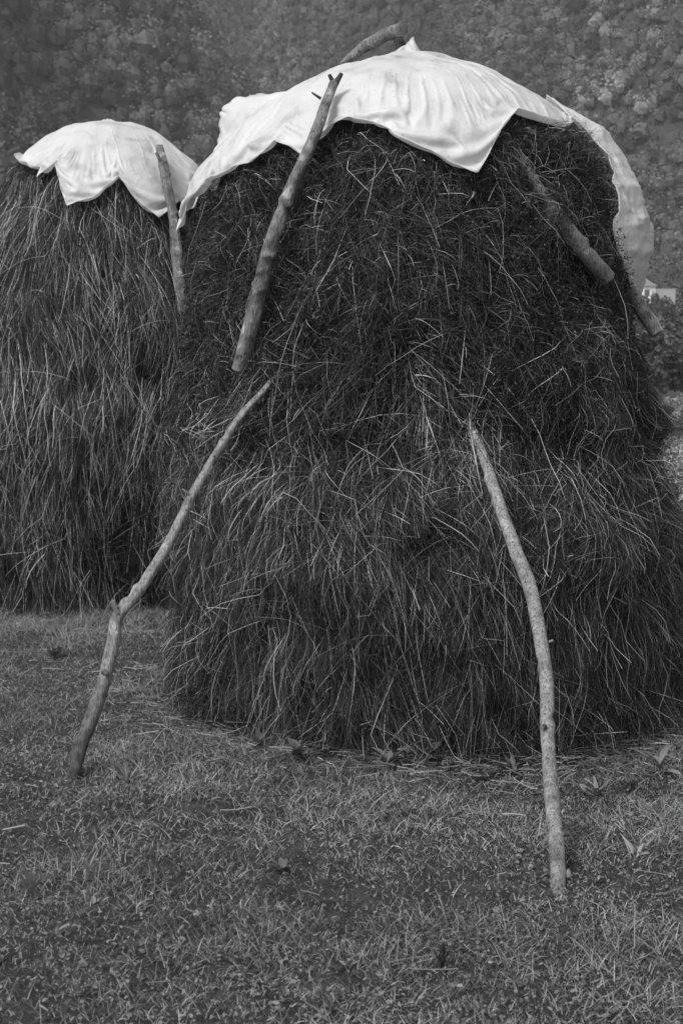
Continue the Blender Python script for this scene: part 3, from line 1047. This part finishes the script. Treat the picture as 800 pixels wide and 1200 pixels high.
tree_specs = [   # px centre, distance, top py, tone
    (750, 82, 347, 0.075, 'low dark tree left of the others between the house and the haystack edge', 2.2),
    (772, 96, 336, 0.085, 'dark bushy tree directly below the white house', 3.0),
    (806, 88, 362, 0.06, 'dark tree at the right picture edge below the house', 2.8),
    (842, 100, 340, 0.07, 'tall dark tree beyond the right picture edge', 3.4),
    (700, 104, 360, 0.07, 'dark tree hidden behind the right side of the big haystack', 3.2)]
for i, (px_, Y_, top_, tn, lab, rd) in enumerate(tree_specs):
    p = at(px_, top_, Y_)
    plant('tree', lab, 'tree', 'trees below the house', p[0], Y_, 0, p[2], rd, 2600, tn, 0.20, 200 + i, 0.16, low=0.1)
bush_specs = [
    (751, 57, 456, 0.26, 'pale leafy bush beside the haystack edge at the far meadow border', 0.55),
    (766, 58, 459, 0.28, 'pale rounded bush second from the haystack edge at the far meadow border', 0.6),
    (783, 57.5, 463, 0.27, 'pale bush at the right picture edge on the meadow border', 0.6),
    (802, 58.5, 458, 0.25, 'pale bush beyond the right picture edge on the meadow border', 0.7)]
for i, (px_, Y_, top_, tn, lab, rd) in enumerate(bush_specs):
    p = at(px_, top_, Y_)
    plant('bush', lab, 'bush', 'pale bushes along the meadow border', p[0], Y_, 0, p[2], rd, 1500, tn, 0.06, 300 + i, 0.0, low=0.02)


for i, (px_, Y_, top_, rd, lab) in enumerate([
        (742, 204, 344, 2.6, 'dark scrub bush in front of the white house, nearest the haystack edge'),
        (762, 208, 342, 2.2, 'dark scrub bush in front of the right corner of the white house'),
        (779, 206, 344, 2.6, 'dark scrub bush in front of the pale yard wall'),
        (797, 210, 341, 2.8, 'dark scrub bush right of the pale yard wall')]):
    p = at(px_, top_, Y_)
    zz = float(hill_z(p[0], Y_))
    plant('bush', lab, 'bush', 'scrub bushes below the house', p[0], Y_, zz, p[2] - zz, rd, 1500, 0.075, 0.24, 400 + i, 0.0, low=0.02)


# ------------------------------------------------------------------ house on the slope
def box(mb, lo, hi, mi=0):
    x0, y0, z0 = lo
    x1, y1, z1 = hi
    v = [(x0, y0, z0), (x1, y0, z0), (x1, y1, z0), (x0, y1, z0), (x0, y0, z1), (x1, y0, z1), (x1, y1, z1), (x0, y1, z1)]
    f = [(0, 1, 5, 4), (1, 2, 6, 5), (2, 3, 7, 6), (3, 0, 4, 7), (4, 5, 6, 7), (3, 2, 1, 0)]
    mb.add(v, f, 0.5, mi)


Hy = 240.0
er = at(770, 335.5, Hy)           # right end of the eave
el = at(716, 335.5, Hy)
gzr = at(745, 352, Hy)[2]
hw = er[0] - el[0]
hx = (er[0] + el[0]) / 2
house = empty('house', (hx, Hy, gzr - 1.8))
tag(house, 'small white house with a grey hipped roof on the slope at the right edge', 'house')
wt = er[2] - (gzr - 1.8)
W2 = hw / 2 - 0.35
m = MB()
box(m, (-W2, 0, -3.0), (W2, 7.0, wt))
m.build('wall', M['plaster'], house)
m = MB()
rh = at(756, 321, Hy)[2] - er[2]
o_ = hw / 2
v = [(-o_, -0.4, wt + 0.003), (o_, -0.4, wt + 0.003), (o_, 7.4, wt + 0.003), (-o_, 7.4, wt + 0.003), (-o_ + 2.1, 3.5, wt + rh), (o_ - 2.1, 3.5, wt + rh)]
m.add(v, [(0, 1, 5, 4), (2, 3, 4, 5)], 0.2)
m.add(v, [(1, 2, 5), (3, 0, 4)], 0.2)
m.add(v, [(3, 2, 1, 0)], 0.2)
roof = m.build('roof', M['roof'], house)
m = MB()
box(m, (-1.6, 3.9, wt + rh - 0.9), (-1.0, 4.5, wt + rh + 0.7))
m.build('chimney', M['plaster'], roof)
for wx in (-2.6, -0.2, 2.2):
    m = MB()
    box(m, (wx - 0.5, -0.05, wt - 1.75), (wx + 0.5, 0.03, wt - 0.55))
    wn = m.build('window', M['frame'], house)
    m = MB()
    box(m, (wx - 0.40, -0.08, wt - 1.65), (wx + 0.40, -0.053, wt - 0.65))
    m.build('pane', M['glass'], wn)
m = MB()
box(m, (3.0, -0.06, wt - 2.75), (3.6, 0.03, wt - 0.75))
m.build('door', M['frame'], house)
# low wing / yard wall to the right
wl_ = at(768.5, 344, 243)
m = MB()
box(m, (0, 0, -2.5), (3.4, 0.3, at(768, 339, 243)[2] - wl_[2]))
box(m, (-0.05, -0.04, at(768, 339, 243)[2] - wl_[2] + .004), (3.45, 0.34, at(768, 339, 243)[2] - wl_[2] + 0.12))
o = m.build('yard_wall', M['frame'])
o.location = wl_
tag(o, 'pale yard wall running right from the white house', 'wall')


# ------------------------------------------------------------------ grass and ground litter
def inside_stack(x, y, grow=0.0):
    a = np.hypot(x - 0.49, y - 7.2) < 1.16 + grow
    b = np.hypot(x + 1.90, y - 11.2) < 1.05 + grow
    return a | b


def scatter(n, y0, y1, p, side=0.33, pad=1.1, g=rng):
    """ground positions inside the view wedge, density falling as distance^-p"""
    q = 2 - p
    k = g.random(n)
    y = (y0 ** q + k * (y1 ** q - y0 ** q)) ** (1 / q)
    x = (g.random(n) * 2 - 1) * (side * y + pad)
    keep = ~inside_stack(x, y)
    return x[keep], y[keep]


def grass():
    g = np.random.default_rng(9)
    mb = MB()
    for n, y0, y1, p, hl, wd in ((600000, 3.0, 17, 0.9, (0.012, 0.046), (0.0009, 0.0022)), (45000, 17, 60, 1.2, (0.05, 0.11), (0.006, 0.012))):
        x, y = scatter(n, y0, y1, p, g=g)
        dn = fbm(x * 1.6, y * 1.6, 0, 61, 3)
        keep = g.random(len(x)) < 0.97 + 0.35 * dn
        x, y, dn = x[keep], y[keep], dn[keep]
        n = len(x)
        L = g.uniform(*hl, n) * (1 + 0.8 * np.clip(vnoise(x * 2.3, y * 2.3, 0, 62) + 0.6 * vnoise(x * 8, y * 8, 0, 67), -0.30, 1.2)) * np.where(g.random(n) < 0.025, 2.2, 1)
        # longer grass round the foot of the rear stack
        L = L * (1 + 1.3 * np.exp(-((np.hypot(x + 1.9, y - 11.1) - 1.45) / 0.5) ** 2) + 0.9 * np.exp(-((np.hypot(x - 0.49, y - 7.2) - 1.4) / 0.22) ** 2) * (vnoise(x * 4, y * 4, 0, 65) > -0.2))
        az = g.uniform(0, 6.283, n) + 0.9 * vnoise(x * 3, y * 3, 0, 63)
        lean = g.uniform(0.3, 1.15, n)
        bend = g.uniform(0.1, 1.1, n)
        S = 4
        s = np.linspace(0, 1, S)[None]
        ang = lean[:, None] + bend[:, None] * s
        ds = L[:, None] / (S - 1)
        hx_ = np.concatenate([np.zeros((n, 1)), np.cumsum(np.sin(ang[:, :-1]) * ds, 1)], 1)
        hz_ = np.concatenate([np.zeros((n, 1)), np.cumsum(np.cos(ang[:, :-1]) * ds, 1)], 1)
        P = np.stack([x[:, None] + hx_ * np.cos(az)[:, None], y[:, None] + hx_ * np.sin(az)[:, None], (gz(x, y) - 0.004)[:, None] + np.maximum(hz_, 0.0)], -1)
        W = g.uniform(*wd, n)[:, None] * (1 - 0.85 * s)
        tone = g.uniform(0.05, 0.33, n) * (1 + 0.4 * vnoise(x * 1.2, y * 1.2, 0, 64) + 0.4 * vnoise(x * 6, y * 6, 0, 68))
        tone = np.where(g.random(n) < 0.10, g.uniform(0.26, 0.46, n), tone)
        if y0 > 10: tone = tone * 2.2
        ref = np.stack([np.cos(az), np.sin(az), np.full(n, 0.5)], -1)
        ribbons(mb, P, W, tone, 0, ref, g)
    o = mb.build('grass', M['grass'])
    tag(o, 'short trampled meadow grass in front of and around the haystacks', 'grass', kind='stuff')


grass()


def ground_leaves():
    g = np.random.default_rng(19)
    mb = MB()
    x, y = scatter(125000, 3.0, 13, 1.0, g=g)
    pat = fbm(x * 1.1, y * 1.1, 0, 66, 3)
    keep = g.random(len(x)) < np.clip(0.55 + 1.2 * pat, 0.08, 1)
    x, y = x[keep], y[keep]
    n = len(x)
    size = g.uniform(0.0035, 0.0085, n) * np.where(g.random(n) < 0.03, 2.0, 1)
    tilt = g.normal(0, 0.8, (n, 2))
    nn = np.stack([tilt[:, 0], tilt[:, 1], np.ones(n)], -1)
    nn /= np.linalg.norm(nn, axis=1, keepdims=True)
    az = g.uniform(0, 6.283, n)
    a = np.stack([np.cos(az), np.sin(az), np.zeros(n)], -1)
    a -= nn * (a * nn).sum(1, keepdims=True)
    a /= np.linalg.norm(a, axis=1, keepdims=True)
    b = np.cross(nn, a)
    c = np.stack([x, y, gz(x, y) + g.uniform(0.006, 0.03, n)], -1)
    s = size[:, None]
    w = s * g.uniform(0.35, 0.7, (n, 1))
    cup = nn * s * g.uniform(-0.1, 0.35, (n, 1))
    # folded oval leaf: midrib of three points, three points on each rim
    V = np.stack([c - a * s, c, c + a * s,
                  c - a * s * 0.4 + b * w + cup, c + a * s * 0.5 + b * w * 0.8 + cup,
                  c - a * s * 0.4 - b * w + cup, c + a * s * 0.5 - b * w * 0.8 + cup], 1)
    i = np.arange(n)[:, None] * 7
    Fq = np.concatenate([i + [[0, 1, 4, 3]], i + [[0, 5, 6, 1]]])
    Ft = np.concatenate([i + [[1, 2, 4]], i + [[1, 6, 2]]])
    tone = g.uniform(0.04, 0.20, n)
    tone = np.where(g.random(n) < 0.02, g.uniform(0.18, 0.28, n), tone)
    v = V.reshape(-1, 3)
    mb.add(v, Fq, np.repeat(tone, 7), 0)
    mb.f.append(Ft)
    mb.mi.append(np.zeros(len(Ft)))
    mb.sm.append(np.zeros(len(Ft), bool))
    o = mb.build('clover', M['leaf'])
    tag(o, 'low clover and other small leaves mixed into the meadow grass', 'ground cover', kind='stuff')


ground_leaves()


def litter():
    g = np.random.default_rng(29)
    mb = MB()
    xs, ys = [], []
    x, y = scatter(700, 3.0, 12, 1.0, g=g)
    xs.append(x); ys.append(y)
    # more fallen hay round the foot of each stack
    for (cx, cy, r, n) in ((0.49, 7.2, 1.28, 3000), (-1.9, 11.1, 1.0, 800)):
        a = R_(-90) + g.uniform(-R_(110), R_(110), n)
        rr = r + np.abs(g.normal(0, 0.26, n))
        xs.append(cx + rr * np.cos(a)); ys.append(cy + rr * np.sin(a))
    x, y = np.concatenate(xs), np.concatenate(ys)
    n = len(x)
    L = 0.025 + 0.16 * g.random(n) ** 2.2
    az = g.uniform(0, 6.283, n)
    s = np.linspace(-0.5, 0.5, 5)[None]
    kc = g.normal(0, 2.0, n)[:, None]
    t = s * L[:, None]
    px_ = x[:, None] + np.cos(az)[:, None] * t - np.sin(az)[:, None] * kc * t * t
    py_ = y[:, None] + np.sin(az)[:, None] * t + np.cos(az)[:, None] * kc * t * t
    pz_ = gz(px_, py_) + g.uniform(0.012, 0.05, n)[:, None] + g.normal(0, 0.10, n)[:, None] * t + 0.01
    W = g.uniform(0.0010, 0.0024, n)[:, None] * np.ones_like(s)
    tone = np.where(g.random(n) < 0.45, g.uniform(0.04, 0.12, n), g.uniform(0.12, 0.28, n))
    ribbons(mb, np.stack([px_, py_, np.maximum(pz_, 0.006)], -1), W, tone, 0, None, g)
    o = mb.build('fallen_hay', M['hay'])
    tag(o, 'loose fallen hay stalks lying on the grass round the haystacks', 'hay', kind='stuff')


litter()


# ------------------------------------------------------------------ single weeds
def blade_leaf(mb, base, az, length, width, lean, bend, tone, g, fold=0.25, twist=0.0):
    S = 9
    s = np.linspace(0, 1, S)
    ang = lean + bend * s
    ds = length / (S - 1)
    h = np.concatenate([[0], np.cumsum(np.sin(ang[:-1]) * ds)])
    v = np.concatenate([[0], np.cumsum(np.cos(ang[:-1]) * ds)])
    d = np.array([math.cos(az), math.sin(az), 0])
    sd = np.array([-math.sin(az), math.cos(az), 0])
    mid = np.asarray(base) + h[:, None] * d + v[:, None] * [0, 0, 1]
    w = width * np.sin(np.pi * np.clip(s * 0.93 + 0.05, 0, 1)) ** 0.8
    w = w * (1 + 0.12 * np.sin(s * 17 + g.uniform(0, 6)))
    nrm = np.stack([-np.cos(ang), np.zeros(S), np.sin(ang)], -1)
    nrm = nrm[:, :1] * d + nrm[:, 2:] * [0, 0, 1]
    tw = twist * s[:, None]
    sdv = sd * np.cos(tw) + nrm * np.sin(tw)
    l = mid + sdv * w[:, None] + nrm * (w * fold)[:, None]
    r = mid - sdv * w[:, None] + nrm * (w * fold * 0.7)[:, None]
    V = np.stack([l, mid, r], 1).reshape(-1, 3)
    mb.add(V, grid_faces(S, 3), tone, 0, True)


def weed(label, px_, py_, leaves, tone, seed, cat='weed', name='weed', spread=(0.2, 1.0), bend=(0.3, 1.2), size=(0.08, 0.14), wid=(0.014, 0.028), stem=0.0):
    g = np.random.default_rng(seed)
    tone *= 0.75
    if name == 'weed':
        leaves, size, wid = leaves + 4, (size[0] * 0.6, size[1] * 0.8), (wid[0] * 0.65, wid[1] * 0.75)
    p = on_ground(px_, py_)
    p[2] = float(gz(p[0], p[1]))
    m = MB()
    if stem:
        tube(m, [(0, 0, -0.01), (0.01, 0.0, stem * 0.5), (0.0, 0.01, stem)], [0.004, 0.0035, 0.002], seed, 14, 6, 0.1, tone=tone)
    for k in range(leaves):
        az = g.uniform(0, 6.283)
        b = np.array([0, 0, stem * g.uniform(0.2, 1.0)]) if stem else g.normal(0, 0.006, 3) * [1, 1, 0]
        blade_leaf(m, b, az, g.uniform(*size), g.uniform(*wid), g.uniform(*spread), g.uniform(*bend), tone * g.uniform(0.75, 1.25), g, g.uniform(0.1, 0.5), g.normal(0, 0.9))
    o = m.build(name, M['leaf'])
    o.location = p
    tag(o, label, cat, 'weeds and dead leaves in the grass')
    return o


weed('pale curled dry leaf standing against the dark foot of the big haystack', 500, 890, 3, 0.2, 171, 'leaf', 'dry_leaf', (0.1, 0.5), (0.4, 1.5), (0.12, 0.2), (0.012, 0.024))
weed('rounded grey leaf lying at the haystack foot left of the right pole', 566, 903, 2, 0.32, 72, 'leaf', 'dry_leaf', (0.7, 1.1), (0.2, 0.6), (0.07, 0.10), (0.022, 0.03))
weed('broad-leaved weed spreading beside the right prop pole at the haystack foot', 697, 925, 9, 0.22, 73, spread=(0.5, 1.1), bend=(0.1, 0.7), size=(0.09, 0.17), wid=(0.012, 0.022))
weed('smaller leafy weed right of the broad-leaved weed by the right pole', 735, 918, 6, 0.17, 74, spread=(0.4, 1.1), size=(0.07, 0.12))
weed('dark leafy weed at the foot of the haystack front left of the middle', 350, 893, 8, 0.13, 75, spread=(0.2, 0.9), size=(0.08, 0.15), wid=(0.016, 0.03), stem=0.05)
weed('dark weed hanging at the left corner of the haystack foot', 262, 868, 6, 0.12, 76, spread=(0.3, 1.0), size=(0.06, 0.11))
weed('pale thin-bladed tuft in the grass below the left pole', 100, 1030, 7, 0.34, 77, 'grass tuft', 'grass_tuft', (0.0, 0.5), (0.1, 0.6), (0.08, 0.13), (0.003, 0.006))
weed('tall blade tuft at the left picture edge in the foreground', 36, 1050, 10, 0.24, 78, 'grass tuft', 'grass_tuft', (0.0, 0.5), (0.1, 0.7), (0.10, 0.17), (0.004, 0.007))
weed('small dark upright weed in the foreground bottom middle', 517, 1140, 7, 0.06, 79, spread=(0.0, 0.5), bend=(0.1, 0.5), size=(0.06, 0.10), wid=(0.008, 0.014), stem=0.03)
weed('single pale leaf on the grass left of the right pole foot', 543, 1035, 1, 0.42, 80, 'leaf', 'dry_leaf', (1.1, 1.2), (0.2, 0.4), (0.045, 0.05), (0.014, 0.018))
weed('dry curled stalk weed beside the elbow of the left pole', 115, 768, 5, 0.26, 81, spread=(0.2, 0.9), bend=(0.6, 1.8), size=(0.12, 0.2), wid=(0.005, 0.009))
weed('leafy weed left of the left pole near the rear haystack foot', 62, 770, 9, 0.18, 82, spread=(0.2, 0.9), size=(0.12, 0.22), wid=(0.012, 0.02))
weed('small leafy weed between left pole and front haystack', 170, 790, 6, 0.2, 83, spread=(0.4, 1.1), size=(0.07, 0.13))
weed('broad leaves sprouting under the haystack front, left of the dry curled leaf', 455, 897, 7, 0.16, 85, spread=(0.3, 1.0), size=(0.09, 0.16), wid=(0.014, 0.028), stem=0.04)
weed('low leafy weed at the haystack foot halfway between dry curled leaf and right pole', 600, 900, 7, 0.14, 86, spread=(0.3, 1.1), size=(0.08, 0.14), wid=(0.014, 0.024), stem=0.04)
weed('dark broad-leaved weed at the haystack foot right of the corner weed', 305, 880, 7, 0.12, 87, spread=(0.3, 1.0), size=(0.08, 0.14), wid=(0.014, 0.024), stem=0.04)
weed('leafy weed at the right picture edge beside the haystack foot', 772, 905, 8, 0.18, 88, spread=(0.3, 1.0), size=(0.10, 0.18), wid=(0.012, 0.022), stem=0.05)
weed('small broad-leaved weed in the open grass midway between the two prop poles', 330, 1015, 7, 0.15, 89, spread=(0.6, 1.2), size=(0.06, 0.10), wid=(0.012, 0.020))
weed('narrow-leaved tuft in the grass just right of the left pole foot', 150, 925, 9, 0.22, 90, 'grass tuft', 'grass_tuft', (0.1, 0.7), (0.2, 0.8), (0.08, 0.14), (0.003, 0.006))
weed('pale narrow-leaved tuft in the right foreground grass', 742, 1010, 7, 0.3, 84, 'grass tuft', 'grass_tuft', (0.2, 0.8), (0.2, 0.8), (0.07, 0.12), (0.003, 0.006))


# ------------------------------------------------------------------ air
HAZE = 0.00031
if HAZE:
    m, nt, bs, out = new_mat('haze_air')
    nt.nodes.remove(bs)
    v = N(nt, 'ShaderNodeVolumePrincipled')
    v.inputs['Color'].default_value = (0.9, 0.9, 0.9, 1)
    v.inputs['Density'].default_value = HAZE
    nt.links.new(v.outputs[0], out.inputs['Volume'])
    hb = MB()
    box(hb, (-440, -60, -3), (440, 920, 640))
    o = hb.build('haze', m)
    tag(o, kind='stuff', label='thin even haze in the valley air', cat='haze')

# ------------------------------------------------------------------ light
SUN_EL, SUN_AZ = R_(50), math.atan2(-0.62, -0.70)
w = bpy.data.worlds.new('World')
SC.world = w
w.use_nodes = True
nt = w.node_tree
nt.nodes.clear()
sky = nt.nodes.new('ShaderNodeTexSky')
sky.sky_type = 'NISHITA'
sky.sun_disc = False
sky.sun_elevation = SUN_EL
sky.sun_rotation = SUN_AZ
bw = nt.nodes.new('ShaderNodeRGBToBW')           # black-and-white photograph: grey daylight
bg = nt.nodes.new('ShaderNodeBackground')
bg.inputs['Strength'].default_value = 0.12
wo = nt.nodes.new('ShaderNodeOutputWorld')
nt.links.new(sky.outputs[0], bw.inputs[0])
nt.links.new(bw.outputs[0], bg.inputs[0])
nt.links.new(bg.outputs[0], wo.inputs[0])
sd = bpy.data.lights.new('sun', 'SUN')
sd.energy = 1.5
sd.angle = R_(18)
so = bpy.data.objects.new('sun', sd)
C.objects.link(so)
dirv = Vector((math.sin(SUN_AZ) * math.cos(SUN_EL), math.cos(SUN_AZ) * math.cos(SUN_EL), math.sin(SUN_EL)))
so.rotation_euler = (-dirv).to_track_quat('-Z', 'Y').to_euler()

# ------------------------------------------------------------------ camera
cd = bpy.data.cameras.new('camera')
cd.sensor_fit = 'VERTICAL'
cd.sensor_height = 36
cd.lens = F / 1200 * 36
cd.clip_end = 3000
cd.dof.use_dof = True
cd.dof.focus_distance = 6.2
cd.dof.aperture_fstop = 6.3
co_ = bpy.data.objects.new('camera', cd)
co_.location = CAMP
co_.rotation_euler = (math.pi / 2 - PITCH, 0, 0)
C.objects.link(co_)
SC.camera = co_
SC.view_settings.view_transform = 'Standard'
SC.view_settings.look = 'None'
SC.view_settings.exposure = 1.2
SC.view_settings.gamma = 1
